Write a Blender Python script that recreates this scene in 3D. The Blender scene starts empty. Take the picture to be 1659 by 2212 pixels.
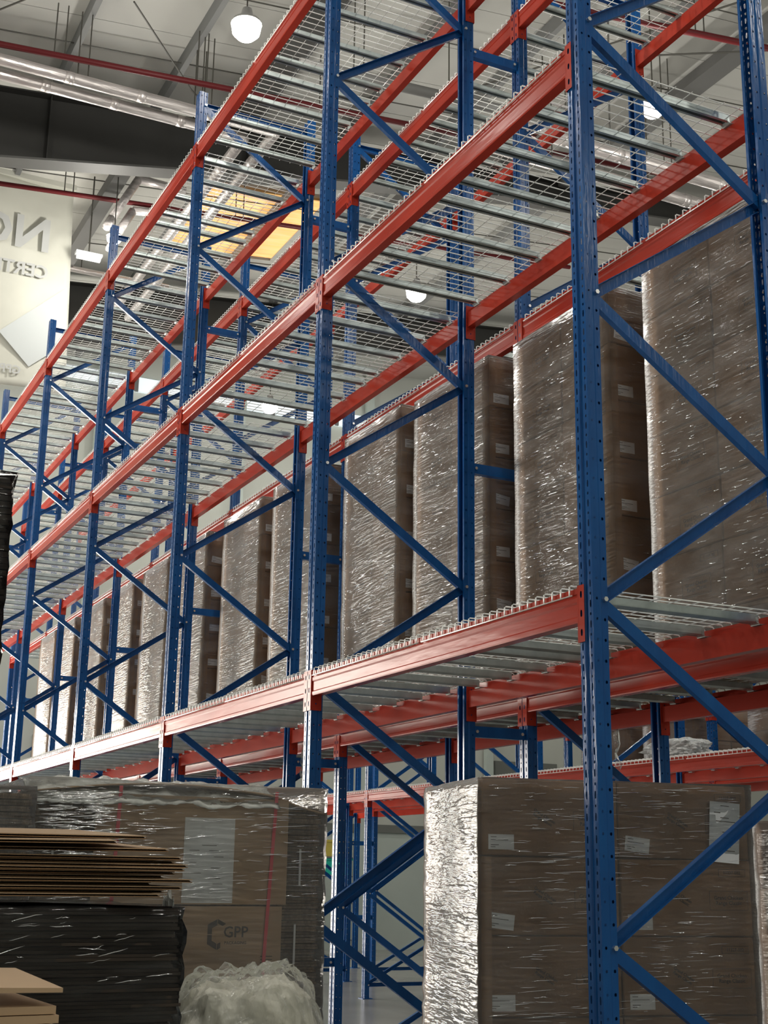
import bpy, bmesh, math, random
from mathutils import Vector, Matrix, noise
random.seed(7)
sc = bpy.context.scene
C = bpy.context.collection
R = math.radians
# ------------------------------------------------------------------ camera
F = 2920.3; YAW, PIT, ROL = R(26.069), R(15.0136), R(0.8653)
cam = bpy.data.objects.new('camera', bpy.data.cameras.new('camera')); C.objects.link(cam)
fw = Vector((math.sin(YAW)*math.cos(PIT), math.cos(YAW)*math.cos(PIT), math.sin(PIT)))
rt = Vector((math.cos(YAW), -math.sin(YAW), 0)); up = rt.cross(fw)
r2 = rt*math.cos(ROL)+up*math.sin(ROL); u2 = -rt*math.sin(ROL)+up*math.cos(ROL)
cam.matrix_world = Matrix(((r2.x, u2.x, -fw.x, -2.7717), (r2.y, u2.y, -fw.y, -3.9908), (r2.z, u2.z, -fw.z, 1.4658), (0, 0, 0, 1)))
cam.data.sensor_fit = 'HORIZONTAL'; cam.data.sensor_width = 36; cam.data.lens = F/1659*36
cam.data.clip_end = 200
sc.camera = cam
# ------------------------------------------------------------------ world, exposure, large lights
w = bpy.data.worlds.new('world'); sc.world = w; w.use_nodes = True
w.node_tree.nodes['Background'].inputs[0].default_value = (.85, .93, 1, 1)
w.node_tree.nodes['Background'].inputs[1].default_value = 1.2
sc.view_settings.view_transform = 'Standard'; sc.view_settings.look = 'None'
sc.view_settings.gamma = 1; sc.view_settings.use_curve_mapping = False
sc.view_settings.exposure = -1.1
sc.cycles.max_bounces = 7; sc.cycles.diffuse_bounces = 4; sc.cycles.glossy_bounces = 4
sc.cycles.transparent_max_bounces = 24; sc.cycles.transmission_bounces = 6
sc.cycles.sample_clamp_indirect = 6; sc.cycles.use_denoising = True

def area(name, loc, rot, sx, sy, power, col=(1, 1, 1)):
    l = bpy.data.lights.new(name, 'AREA'); l.shape = 'RECTANGLE'; l.size = sx; l.size_y = sy; l.energy = power; l.color = col
    o = bpy.data.objects.new(name, l); C.objects.link(o); o.location = loc; o.rotation_euler = rot
    return o
YW = 21.8                                     # far wall
DOORS = [(-14.2, -7.6, 6.2), (-6.6, -3.9, 3.9), (-3.4, 0.1, 4.4)]      # x0, x1, height
for a, b, h in DOORS:            # daylight entering through the open dock doors
    area('dock_daylight', ((a+b)/2, YW+.1, h/2), (R(-90), 0, 0), b-a, h, 48*math.pi*(b-a)*h, (1, .93, .82))
LAMPS = [(x, y) for x in (-7.8, -3.3, 1.2, 5.7, 10.2) for y in (-9.5, -4.0, 1.9, 7.2, 12.7, 18.2)]
# ------------------------------------------------------------------ material helpers
def new_mat(name):
    m = bpy.data.materials.new(name); m.use_nodes = True
    return m, m.node_tree, m.node_tree.nodes['Principled BSDF']
def N(t, ty, **k):
    n = t.nodes.new(ty)
    for a, b in k.items():
        if a in n.inputs: n.inputs[a].default_value = b
        else: setattr(n, a, b)
    return n
def mapped(t, scale, coord='Object'):
    tc = N(t, 'ShaderNodeTexCoord'); mp = N(t, 'ShaderNodeMapping'); mp.inputs['Scale'].default_value = scale
    t.links.new(tc.outputs[coord], mp.inputs[0]); return mp.outputs[0]
def mat(name, col, rough=.5, metal=0, var=.0, vscale=(8, 8, 8), bump=0, bscale=(40, 40, 40), spec=.5, col2=None, coat=0, rand=0, thr=(.35, .65)):
    m, t, b = new_mat(name)
    b.inputs['Roughness'].default_value = rough; b.inputs['Metallic'].default_value = metal
    b.inputs['Specular IOR Level'].default_value = spec; b.inputs['Coat Weight'].default_value = coat
    b.inputs['Base Color'].default_value = (*col, 1)
    if var or col2:
        c2 = col2 or tuple(c*(1-var) for c in col)
        nz = N(t, 'ShaderNodeTexNoise', Scale=1.0, Detail=4.0); t.links.new(mapped(t, vscale), nz.inputs['Vector'])
        rp = N(t, 'ShaderNodeValToRGB'); rp.color_ramp.elements[0].position = thr[0]; rp.color_ramp.elements[1].position = thr[1]
        rp.color_ramp.elements[0].color = (*c2, 1); rp.color_ramp.elements[1].color = (*col, 1)
        t.links.new(nz.outputs['Fac'], rp.inputs[0]); out = rp.outputs[0]
        if rand:
            oi = N(t, 'ShaderNodeObjectInfo'); mr = N(t, 'ShaderNodeMapRange'); mr.inputs['To Min'].default_value = 1-rand; mr.inputs['To Max'].default_value = 1+rand*.4
            t.links.new(oi.outputs['Random'], mr.inputs['Value'])
            mx = N(t, 'ShaderNodeVectorMath', operation='SCALE'); t.links.new(out, mx.inputs[0]); t.links.new(mr.outputs[0], mx.inputs['Scale']); out = mx.outputs[0]
        t.links.new(out, b.inputs['Base Color'])
    if bump:
        nb = N(t, 'ShaderNodeTexNoise', Scale=1.0, Detail=3.0); t.links.new(mapped(t, bscale), nb.inputs['Vector'])
        bp = N(t, 'ShaderNodeBump', Strength=bump, Distance=.01); t.links.new(nb.outputs['Fac'], bp.inputs['Height'])
        t.links.new(bp.outputs[0], b.inputs['Normal'])
    return m
def emit(name, col, s):
    m, t, b = new_mat(name); b.inputs['Emission Color'].default_value = (*col, 1); b.inputs['Emission Strength'].default_value = s
    b.inputs['Base Color'].default_value = (*col, 1); return m
def film_mat(name, bscale, bump=.6, lo=.16, hi=.42, tint=(.9, .92, .94), rough=.16, fscale=(3, 3, 9), spec=.9, dist=.005, det=2.0, fior=1.45):
    m, t, b = new_mat(name)
    b.inputs['Base Color'].default_value = (*tint, 1); b.inputs['Roughness'].default_value = rough; b.inputs['Specular IOR Level'].default_value = spec
    b.inputs['IOR'].default_value = 1.6
    nb = N(t, 'ShaderNodeTexNoise', Scale=1.0, Detail=det); t.links.new(mapped(t, bscale), nb.inputs['Vector'])
    bp = N(t, 'ShaderNodeBump', Strength=bump, Distance=dist); t.links.new(nb.outputs['Fac'], bp.inputs['Height'])
    t.links.new(bp.outputs[0], b.inputs['Normal'])
    n2 = N(t, 'ShaderNodeTexNoise', Scale=1.0, Detail=3.0); t.links.new(mapped(t, fscale), n2.inputs['Vector'])
    mr = N(t, 'ShaderNodeMapRange'); mr.inputs['From Min'].default_value = .35; mr.inputs['From Max'].default_value = .7
    mr.inputs['To Min'].default_value = lo; mr.inputs['To Max'].default_value = hi; t.links.new(n2.outputs['Fac'], mr.inputs['Value'])
    fr = N(t, 'ShaderNodeFresnel', IOR=fior); t.links.new(bp.outputs[0], fr.inputs['Normal'])
    ad = N(t, 'ShaderNodeMath', operation='ADD', use_clamp=True); t.links.new(mr.outputs[0], ad.inputs[0]); t.links.new(fr.outputs[0], ad.inputs[1])
    tr = N(t, 'ShaderNodeBsdfTransparent'); mx = N(t, 'ShaderNodeMixShader')
    t.links.new(ad.outputs[0], mx.inputs[0]); t.links.new(tr.outputs[0], mx.inputs[1]); t.links.new(b.outputs[0], mx.inputs[2])
    t.links.new(mx.outputs[0], t.nodes['Material Output'].inputs['Surface'])
    return m
M = {}
M['blue'] = mat('blue_paint', (.010, .095, .31), .20, 0, col2=(.008, .072, .25), vscale=(9, 9, 3), bump=.15, bscale=(60, 60, 8), spec=.27)
M['red'] = mat('orange_red_paint', (.47, .046, .026), .22, 0, col2=(.39, .037, .022), vscale=(6, 2, 6), bump=.08, bscale=(30, 6, 30), spec=.13)
M['zinc'] = mat('galvanised_steel', (.50, .56, .55), .34, .75, .25, (12, 12, 12))
M['wire'] = mat('zinc_wire', (.95, .96, .94), .3, .15)
M['bolt'] = mat('zinc_bolt', (.8, .8, .78), .2, .9)
M['card'] = mat('cardboard', (.30, .168, .078), .75, 0, .22, (3, 3, 1.2), .15, (80, 80, 80), rand=.18)
M['cardlight'] = mat('light_cardboard', (.50, .345, .21), .7, 0, .15, (2, 2, 2), rand=.1)
M['cardedge'] = mat('corrugated_edge', (.20, .135, .08), .85, 0, .5, (60, 60, 6), .6, (120, 120, 20), rand=.3)
M['carddark'] = mat('dark_cardboard', (.05, .036, .026), .8, 0, .4, (6, 6, 6), rand=.3)
M['tape'] = mat('brown_tape', (.30, .17, .08), .25)
M['ink'] = mat('black_print', (.06, .045, .035), .7)
M['paper'] = mat('white_paper', (.78, .80, .82), .55)
M['strap'] = mat('red_strap', (.72, .05, .08), .3)
M['film'] = film_mat('stretch_film', (5, 5, 65), 1.0, .02, .12, rough=.12, dist=.010)
M['film_side'] = film_mat('wrinkled_film', (9, 9, 70), 1.0, .01, .06, rough=.13, dist=.006, fior=1.68)
M['film_dark'] = film_mat('dark_film', (4, 4, 22), 1.0, .05, .2, (.05, .05, .055), rough=.08, dist=.01)
def foldmat():
    m, t, b = new_mat('film_crease')
    b.inputs['Base Color'].default_value = (.9, .92, .95, 1); b.inputs['Roughness'].default_value = .18; b.inputs['Specular IOR Level'].default_value = 1.0; b.inputs['IOR'].default_value = 1.9
    tr = N(t, 'ShaderNodeBsdfTransparent'); gl = N(t, 'ShaderNodeBsdfGlossy'); gl.inputs['Roughness'].default_value = .09; gl.inputs['Color'].default_value = (.95, .96, 1, 1)
    mx = N(t, 'ShaderNodeMixShader'); mx.inputs[0].default_value = .7
    t.links.new(tr.outputs[0], mx.inputs[1]); t.links.new(gl.outputs[0], mx.inputs[2]); t.links.new(mx.outputs[0], t.nodes['Material Output'].inputs['Surface'])
    return m
M['fold'] = foldmat()
M['bag'] = film_mat('crumpled_film', (16, 16, 16), 1.0, .02, .18, (.85, .87, .84), rough=.14, fscale=(9, 9, 9), dist=.02)
M['bagin'] = mat('packed_film', (.80, .78, .68), .35, 0, .2, (14, 14, 9), 1.0, (30, 30, 14))
M['concrete'] = mat('polished_concrete', (.36, .365, .35), .22, 0, .25, (.6, .6, .6), .04, (5, 5, 5))
M['roof'] = mat('roof_sheet', (.42, .42, .395), .6, 0, .06, (1, 1, 1))
M['purlin'] = mat('grey_purlin', (.17, .175, .175), .6, spec=.3)
M['rafter'] = mat('dark_grey_steel', (.028, .028, .026), .65, 0, .1, (2, 2, 2))
M['rafterf'] = mat('grey_flange', (.10, .10, .097), .6, spec=.3)
M['wall'] = mat('wall_panel', (.50, .52, .48), .6, 0, .1, (.5, .5, .5))
M['wallgreen'] = mat('lower_wall', (.46, .52, .49), .5, 0, .1, (.7, .7, .7))
M['wallband'] = mat('wall_band', (.14, .15, .14), .6)
M['walldark'] = mat('dark_wall', (.09, .085, .075), .7)
M['redpipe'] = mat('red_pipe', (.09, .008, .010), .5, spec=.25)
M['silver'] = mat('foil_lagging', (.62, .58, .57), .35, .55, .35, (3, 30, 30), .5, (8, 50, 50))
M['rod'] = mat('dark_rod', (.05, .048, .04), .5)
M['lamp'] = emit('lamp_glow', (1, .97, .88), 60)
M['tube'] = emit('tube_glow', (1, 1, 1), 2.2)
M['clerestory'] = emit('clerestory_daylight', (.85, .95, 1), 1.1)
M['lampcap'] = mat('lamp_housing', (.4, .4, .4), .4, .5)
M['banner'] = mat('banner_cloth', (.60, .60, .53), .7, 0, .10, (1.5, 1.5, 1.5), .4, (2, 2, 2))
M['bannerink'] = mat('banner_show_through', (.46, .47, .46), .7)
M['bannerblue'] = mat('banner_pale_blue', (.50, .53, .53), .7)
M['black'] = mat('black_hole', (.01, .01, .012), .8)
M['green'] = mat('green_plastic', (.02, .55, .42), .3)
M['yellow'] = mat('yellow_plastic', (.6, .5, .1), .4)
M['pallet'] = mat('pallet_wood', (.30, .20, .11), .8, 0, .3, (2, 20, 20))
def skymat():
    m, t, b = new_mat('skylight_sheet')
    wv = N(t, 'ShaderNodeTexNoise', Scale=1.0, Detail=2.0); t.links.new(mapped(t, (1.2, 14, 1)), wv.inputs['Vector'])
    rp = N(t, 'ShaderNodeValToRGB'); rp.color_ramp.elements[0].position = .3; rp.color_ramp.elements[1].position = .62
    rp.color_ramp.elements[0].color = (1, .36, .08, 1); rp.color_ramp.elements[1].color = (1, .68, .26, 1)
    t.links.new(wv.outputs['Fac'], rp.inputs[0]); t.links.new(rp.outputs[0], b.inputs['Emission Color']); b.inputs['Emission Strength'].default_value = 1.5
    b.inputs['Base Color'].default_value = (.8, .4, .15, 1)
    return m
M['sky'] = skymat()
# ------------------------------------------------------------------ mesh helpers
class MB:
    def __init__(s): s.v = []; s.f = []; s.m = []
    def face(s, pts, mi=0):
        i = len(s.v); s.v += [tuple(p) for p in pts]; s.f.append(tuple(range(i, i+len(pts)))); s.m.append(mi); return s
    def box(s, a, b, mi=0):
        x0, y0, z0 = a; x1, y1, z1 = b; i = len(s.v)
        s.v += [(x0, y0, z0), (x1, y0, z0), (x1, y1, z0), (x0, y1, z0), (x0, y0, z1), (x1, y0, z1), (x1, y1, z1), (x0, y1, z1)]
        for q in ((0, 3, 2, 1), (4, 5, 6, 7), (0, 1, 5, 4), (1, 2, 6, 5), (2, 3, 7, 6), (3, 0, 4, 7)):
            s.f.append(tuple(i+k for k in q)); s.m.append(mi)
        return s
    def prism(s, prof, p0, p1, ux, uy, mi=0, caps=True):
        i = len(s.v); n = len(prof); p0, p1, ux, uy = map(Vector, (p0, p1, ux, uy))
        for p in (p0, p1): s.v += [tuple(p+ux*a+uy*b) for a, b in prof]
        for k in range(n):
            s.f.append((i+k, i+(k+1) % n, i+n+(k+1) % n, i+n+k)); s.m.append(mi)
        if caps:
            s.f.append(tuple(i+k for k in range(n-1, -1, -1))); s.m.append(mi)
            s.f.append(tuple(i+n+k for k in range(n))); s.m.append(mi)
        return s
    def tube(s, pts, r, n=8, mi=0, caps=True):
        pts = [Vector(p) for p in pts]; i = len(s.v)
        for k, p in enumerate(pts):
            d = (pts[min(k+1, len(pts)-1)]-pts[max(k-1, 0)]).normalized()
            a = d.cross(Vector((0, 0, 1)) if abs(d.z) < .9 else Vector((1, 0, 0))).normalized(); b = d.cross(a)
            for q in range(n):
                t = 2*math.pi*q/n; s.v.append(tuple(p+a*(r*math.cos(t))+b*(r*math.sin(t))))
        for k in range(len(pts)-1):
            for q in range(n):
                s.f.append((i+k*n+q, i+k*n+(q+1) % n, i+(k+1)*n+(q+1) % n, i+(k+1)*n+q)); s.m.append(mi)
        if caps:
            s.f.append(tuple(i+q for q in range(n-1, -1, -1))); s.m.append(mi)
            j = i+(len(pts)-1)*n; s.f.append(tuple(j+q for q in range(n))); s.m.append(mi)
        return s
    def lathe(s, prof, c, n=16, mi=0):
        i = len(s.v)
        for r, z in prof:
            for q in range(n):
                t = 2*math.pi*q/n; s.v.append((c[0]+r*math.cos(t), c[1]+r*math.sin(t), c[2]+z))
        for k in range(len(prof)-1):
            for q in range(n):
                s.f.append((i+k*n+q, i+k*n+(q+1) % n, i+(k+1)*n+(q+1) % n, i+(k+1)*n+q)); s.m.append(mi)
        return s
    def perf(s, o, u, v, w, h, hole, mi=0):
        # a flat cell w x h at centre o (axes u, v) pierced by an octagonal hole (hw, hh)
        o, u, v = Vector(o), Vector(u), Vector(v); hw, hh = hole; i = len(s.v)
        oc = [(-1, -1), (0, -1), (1, -1), (1, 0), (1, 1), (0, 1), (-1, 1), (-1, 0)]
        for a, b in oc: s.v.append(tuple(o+u*(a*w/2)+v*(b*h/2)))
        k7 = .72
        for a, b in oc:
            q = (k7 if a and b else 1)
            s.v.append(tuple(o+u*(a*hw*q)+v*(b*(hh if not (a and b) else hh-(1-k7)*hw))))
        for k in range(8):
            s.f.append((i+k, i+(k+1) % 8, i+8+(k+1) % 8, i+8+k)); s.m.append(mi)
        return s
    def mesh(s, name, mats, smooth=False, weld=False):
        if weld:
            ix = {}; mp = []; nv = []
            for p in s.v:
                k = (round(p[0], 5), round(p[1], 5), round(p[2], 5))
                if k not in ix: ix[k] = len(nv); nv.append(p)
                mp.append(ix[k])
            s.v = nv; s.f = [tuple(mp[i] for i in f) for f in s.f]
        me = bpy.data.meshes.new(name); me.from_pydata(s.v, [], s.f)
        for m_ in (mats if isinstance(mats, (list, tuple)) else [mats]): me.materials.append(m_)
        me.polygons.foreach_set('material_index', s.m)
        if smooth: me.polygons.foreach_set('use_smooth', [True]*len(s.f))
        me.update(); return me
def obj(name, me, parent=None, loc=(0, 0, 0), rot=None):
    o = bpy.data.objects.new(name, me); C.objects.link(o); o.parent = parent; o.location = loc
    if rot: o.rotation_euler = rot
    return o
def tag(o, label, cat, group=None, kind=None):
    if label: o['label'] = label
    if cat: o['category'] = cat
    if group: o['group'] = group
    if kind: o['kind'] = kind
    return o
def thing(name, label, cat, loc=(0, 0, 0), rz=0, group=None):
    o = bpy.data.objects.new(name, None); C.objects.link(o); o.location = loc; o.rotation_euler = (0, 0, rz); o.empty_display_size = .1
    return tag(o, label, cat, group)
def struct(name, me, parent=None, loc=(0, 0, 0)):
    o = obj(name, me, parent, loc)
    if parent is None: o['kind'] = 'structure'
    return o
ORD = ['first', 'second', 'third', 'fourth', 'fifth', 'sixth', 'seventh', 'eighth', 'ninth', 'tenth']
# ------------------------------------------------------------------ the building
HX0, HX1, HY0 = -16.0, 22.0, -14.0
RS = .10                                        # roof slope
def rz_(x): return 11.36+RS*x if x < 14 else 11.36+RS*14-(x-14)*RS
struct('floor', MB().box((HX0, HY0, -.2), (HX1, YW+.3, 0)).mesh('floor', M['concrete']))
# far wall with dock doors
mb = MB(); x = HX0
ups = 16
for a, b, h in DOORS:
    mb.box((x, YW, 0), (a, YW+.3, 6.2), 0); x = b
    if h < 6.2: mb.box((a, YW, h), (b, YW+.3, 6.2), 0)
mb.box((x, YW, 0), (HX1, YW+.3, 6.2), 0)
mb.box((HX0, YW, 6.2), (HX1, YW+.3, 13.4), 0)
wf = struct('wall_far', mb.mesh('wall_far', M['wall']))
obj('wall_panel', MB().box((DOORS[-1][1]+.3, YW-.04, 0), (HX1-.3, YW-.002, 2.3)).mesh('wall_lower', M['wallgreen']), wf)
obj('rail', MB().box((DOORS[-1][1]+.3, YW-.09, 2.3), (HX1-.3, YW-.002, 2.46)).mesh('rail', M['wallband']), wf)
for a, b in ((12.6, 14.2), (16.2, 19), (2.6, 4.4)):
    obj('wall_panel', MB().box((a, YW-.07, 2.6), (b, YW-.002, 3.9)).mesh('dark_panel', M['wallband']), wf)
for a in range(0, 22, 3):
    obj('wall_post', MB().box((a+.3, YW-.2, 0), (a+.48, YW-.09, 12.6)).mesh('wall_post', M['wallgreen']), wf)
for i, (a, b, DOOR_H) in enumerate(DOORS):
    m2 = MB(); m2.box((a-.12, YW-.06, 0), (a, YW+.32, DOOR_H+.12)); m2.box((b, YW-.06, 0), (b+.12, YW+.32, DOOR_H+.12)); m2.box((a, YW-.06, DOOR_H), (b, YW+.32, DOOR_H+.12))
    struct('door_%d' % (i+1), m2.mesh('door_frame', M['wallband']))
cl = struct('window_1', MB().box((2.6, YW-.12, 10.95), (11.6, YW-.03, 11.25)).mesh('clerestory', M['clerestory']))
for k in range(7):
    obj('mullion', MB().box((2.6+k*1.5-.04, YW-.15, 10.93), (2.6+k*1.5+.04, YW-.11, 11.27)).mesh('mullion', M['purlin']), cl)
struct('wall_left', MB().box((HX0-.3, HY0, 0), (HX0, YW+.3, 13.4)).mesh('wall_left', M['wall']))
struct('wall_right', MB().box((HX1, HY0, 0), (HX1+.3, YW+.3, 13.4)).mesh('wall_right', M['wall']))
struct('wall_near', MB().box((HX0, HY0-.3, 0), (HX1, HY0, 13.4)).mesh('wall_near', M['wall']))
# roof: sheets between joints, purlins, rafters, rods
roof = struct('ceiling', MB().prism([(HX0-.3, rz_(HX0)+.1), (14, rz_(14)+.1), (HX1+.3, rz_(HX1)+.1), (HX1+.3, rz_(HX1)+.2), (14, rz_(14)+.2), (HX0-.3, rz_(HX0)+.2)],
              (0, HY0-.3, 0), (0, YW+.3, 0), (1, 0, 0), (0, 0, 1)).mesh('ceiling', M['purlin']))
SKY = (3.05, 4.95, 14.35, 16.15)
PY = .88
ys = [10.35+PY*k for k in range(-28, 13)]
for y in ys:
    spans = [(HX0, 14), (14, HX1)]
    m_ = M['roof']
    y0, y1 = y+.006, y+PY-.006
    segs = [(HX0+.01, 13.99), (14.01, HX1-.01)]
    if y0 < SKY[3] and y1 > SKY[2]: segs = [(HX0+.01, SKY[0]), (SKY[1], 13.99), (14.01, HX1-.01)]
    for a, b in segs:
        obj('roof_panel', MB().prism([(a, rz_(a)), (b, rz_(b)), (b, rz_(b)+.05), (a, rz_(a)+.05)], (0, max(y0, HY0), 0), (0, min(y1, YW), 0), (1, 0, 0), (0, 0, 1)).mesh('roof_panel', m_), roof)
sk = struct('window_2', MB().prism([(SKY[0], rz_(SKY[0])+.02), (SKY[1], rz_(SKY[1])+.02), (SKY[1], rz_(SKY[1])+.04), (SKY[0], rz_(SKY[0])+.04)], (0, SKY[2]-.2, 0), (0, SKY[3]+.3, 0), (1, 0, 0), (0, 0, 1)).mesh('skylight', M['sky']))
tag(sk, 'orange glowing translucent roof skylight above the wire decks', None)
for k in range(-11, 16):
    x = .12+1.36*k; z = rz_(x)
    if HX0+.2 < x < HX1-.2:
        mb = MB().prism([(0, 0), (.07, 0), (.07, -.012), (.012, -.012), (.012, -.19), (.07, -.19), (.07, -.205), (0, -.205)], (x, HY0, z-.002), (x, YW, z-.002), (1, 0, 0), (0, 0, 1))
        obj('purlin', mb.mesh('purlin', M['purlin']), roof)
def rafter(y, wid=.28, dz=0):
    top = [(-15.8, None), (14, None)]
    pts = [(-15.8, 6.6), (-10, 7.9), (-6, 8.75), (-3, 9.5), (-.44, 10.13), (2, 10.58), (5, 11.13), (7.5, 11.52), (12, 12.0), (14, 12.15), (18, 11.6), (21.8, 11)]
    pts = [(x, z+dz) for x, z in pts]
    prof = [(x, z) for x, z in pts]+[(21.8, rz_(21.8)-.22), (14, rz_(14)-.22), (-15.8, rz_(-15.8)-.22)]
    r = obj('rafter', MB().prism(prof, (0, y-.012, 0), (0, y+.012, 0), (1, 0, 0), (0, 0, 1)).mesh('rafter', M['rafter']), roof)
    fb = MB()
    for (xa, za), (xb, zb) in zip(pts, pts[1:]):
        fb.prism([(xa, za), (xb, zb), (xb, zb-.03), (xa, za-.03)], (0, y-wid/2, 0), (0, y+wid/2, 0), (1, 0, 0), (0, 0, 1))
    obj('flange', fb.mesh('rafter_flange', M['rafterf']), r)
    tb = MB()
    for xa, xb in ((-15.8, 14), (14, 21.8)):
        za, zb = rz_(xa)-.21, rz_(xb)-.21
        tb.prism([(xa, za), (xb, zb), (xb, zb-.02), (xa, za-.02)], (0, y-wid/2, 0), (0, y+wid/2, 0), (1, 0, 0), (0, 0, 1))
    obj('flange', tb.mesh('rafter_flange', M['rafter']), r)
    def bz(x):
        for (xa, za), (xb, zb) in zip(pts, pts[1:]):
            if xa <= x <= xb: return za+(zb-za)*(x-xa)/(xb-xa)
    for k in range(-5, 8):
        x = .12+1.36*2*k+1.36*.0
        if abs(x) < 13: obj('stiffener', MB().box((x-.006, y-wid/2+.02, bz(x)), (x+.006, y-.013, rz_(x)-.23)).mesh('stiffener', M['rafter']), r)
    return r
for y, dz in ((12.0, 0), (5.0, .1), (-2.0, 0), (-9, 0), (18.0, -.36)): rafter(y, dz=dz)
# longitudinal strut beyond the rafter
obj('strut', MB().box((1.22, 12.15, 10.72), (1.42, 17.85, 10.90)).mesh('strut', M['rafterf']), roof)
obj('strut', MB().box((5.5, 12.15, 11.30), (5.7, 17.85, 11.45)).mesh('strut', M['rafterf']), roof)
obj('strut', MB().prism([(0, 0), (.30, 0), (.30, .16), (0, .16)], (2.45, 5.15, 11.25), (2.45, 11.85, 11.25), (1, 0, 0), (0, 0, 1)).mesh('strut', M['rafter']), roof)
obj('strut', MB().prism([(0, 0), (.30, 0), (.30, .16), (0, .16)], (7.9, 5.15, 11.8), (7.9, 11.85, 11.8), (1, 0, 0), (0, 0, 1)).mesh('strut', M['rafterf']), roof)
def rod(a, b, r=.009): obj('tie_rod', MB().tube([a, b], r, 6).mesh('tie_rod', M['rod']), roof)
zr = lambda x, d=.13: rz_(x)-d
for y in (5.6, 7.4, 9.2, 10.75, 14.2, 16.4):
    rod((-8, y, zr(-8)), (13, y, zr(13)))
rod((.48, 9.35, 11.05), (1.62, 10.7, 11.0), .012); rod((1.62, 10.7, 11.0), (2.9, 11.9, 11.1), .012)
rod((-.86, 10.3, 11.1), (-.2, 9.4, 11.15), .012); rod((5.0, 6.5, 11.2), (7.9, 10.5, 11.5), .012); rod((7.9, 5.5, 11.6), (5.0, 9.4, 11.3), .012)
rod((6.5, 8.0, 11.4), (9.5, 6.5, 11.6), .012)
# pipes under the roof
def pipe(label, pts, r, m, hang=(), group=None, name='pipe', coll=0):
    t = thing(name, label, 'pipe', pts[0], 0, group)
    o0 = Vector(pts[0]); P = [Vector(p)-o0 for p in pts]
    for a, b in zip(P, P[1:]):
        L = (b-a).length; n = max(1, int(L/coll)) if coll else 1
        obj('pipe_run', MB().tube([a, b], r, 14).mesh('pipe_run', m, True), t)
        for k in range(1, n):
            c = a+(b-a)*k/n; d = (b-a).normalized()
            obj('pipe_collar', MB().tube([c-d*.05, c+d*.05], r*1.06, 14).mesh('pipe_collar', m, True), t)
    for x in hang:
        for a, b in zip(P, P[1:]):
            xa, xb = a.x+o0.x, b.x+o0.x
            if min(xa, xb) <= x <= max(xa, xb):
                c = a+(b-a)*((x-xa)/(xb-xa)); wz = c+o0
                for s in (-.06, .06):
                    obj('hanger_rod', MB().tube([(c.x+s, c.y, c.z+r*.5), (c.x+s, c.y, rz_(wz.x)-.2-o0.z)], .008, 6).mesh('hanger_rod', M['rod']), t)
                break
    return t
pipe('dark red sprinkler pipe crossing under the roof at upper left', [(-6, 9.9, 9.98), (9, 9.9, 11.23)], .037, M['redpipe'], (-.2, 1.5, 3.1))
pipe('dark red sprinkler pipe near the upper right corner', [(2, 6.2, 9.93), (12, 6.2, 11.25)], .037, M['redpipe'], (4.4, 6.0))
pipe('dark red sprinkler pipe beyond the rafter, beside the skylight', [(-4, 13.2, 10.1), (9, 13.2, 11.25)], .035, M['redpipe'], (.7, 3.2, 5))
pipe('upper foil-lagged silver pipe at upper left, nearer of the pair', [(-6, 9.98, 10.27), (2.5, 9.98, 10.27), (2.5, 16.5, 10.27)], .068, M['silver'], (-2, .1, 1.6), coll=.8)
pipe('lower foil-lagged silver pipe at upper left, farther of the pair', [(-6, 10.28, 10.27), (2.2, 10.28, 10.27), (2.2, 16.2, 10.27)], .068, M['silver'], (-2, 1.6), coll=.8)
pipe('silver lagged pipe bright under lamp at upper right, farther one', [(4.6, 8.95, 10.22), (13, 8.95, 10.22)], .085, M['silver'], (5.8, 7.3), coll=.8)
pipe('silver lagged pipe bright under lamp at upper right, nearer one', [(4.9, 8.45, 10.25), (13, 8.45, 10.25)], .085, M['silver'], (5.8, 7.3), coll=.8)
pipe('grey pipe crossing behind the top deck near the middle', [(2.0, 8.0, 9.93), (6.4, 8.0, 10.2)], .06, M['rafterf'], (2.7, 3.9))
pipe('silver elbowed pipe left of the top deck, upper of two', [(1.20, 13, 10.02), (1.28, 13, 10.2), (1.62, 13, 10.88), (2.3, 13.0, 10.86)], .06, M['silver'])
pipe('silver elbowed pipe left of the top deck, lower of two', [(1.32, 13.2, 9.8), (1.38, 13.2, 10.0), (1.62, 13.2, 10.48), (2.3, 13.2, 10.57)], .06, M['silver'])
pipe('thin silver pipe beside the hanging banner edge', [(-2, 16, 10.68), (3, 16, 10.72)], .05, M['silver'], (1.5,))
# lamps
lamp_l = bpy.data.lights.new('lamp_light', 'POINT'); lamp_l.energy = 290; lamp_l.color = (1, .96, .88); lamp_l.shadow_soft_size = .16
globe = MB().lathe([(.005, -.14), (.09, -.115), (.14, -.06), (.15, 0), (.13, .05), (.06, .08)], (0, 0, 0), 20).mesh('lamp_globe', M['lamp'], True)
cap = MB().lathe([(.16, .04), (.15, .07), (.07, .13), (.05, .22), (.01, .24)], (0, 0, 0), 20).mesh('lamp_housing', M['lampcap'], True)
LL = {(1.2, 7.2): 'big bright round pendant lamp at top left above the rack', (5.7, 7.2): 'round pendant lamp at upper right behind the blue post', (5.7, 12.7): 'round pendant lamp glowing in the middle behind the wire decks', (1.2, 12.7): 'small round pendant lamp beside the banner at left'}
LPOS = {(1.2, 7.2): (1.2, 7.5, 9.8), (5.7, 7.2): (5.75, 6.75, 9.8), (5.7, 12.7): (5.75, 12.45, 9.8), (1.2, 12.7): (1.28, 12.8, 9.8)}
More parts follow.
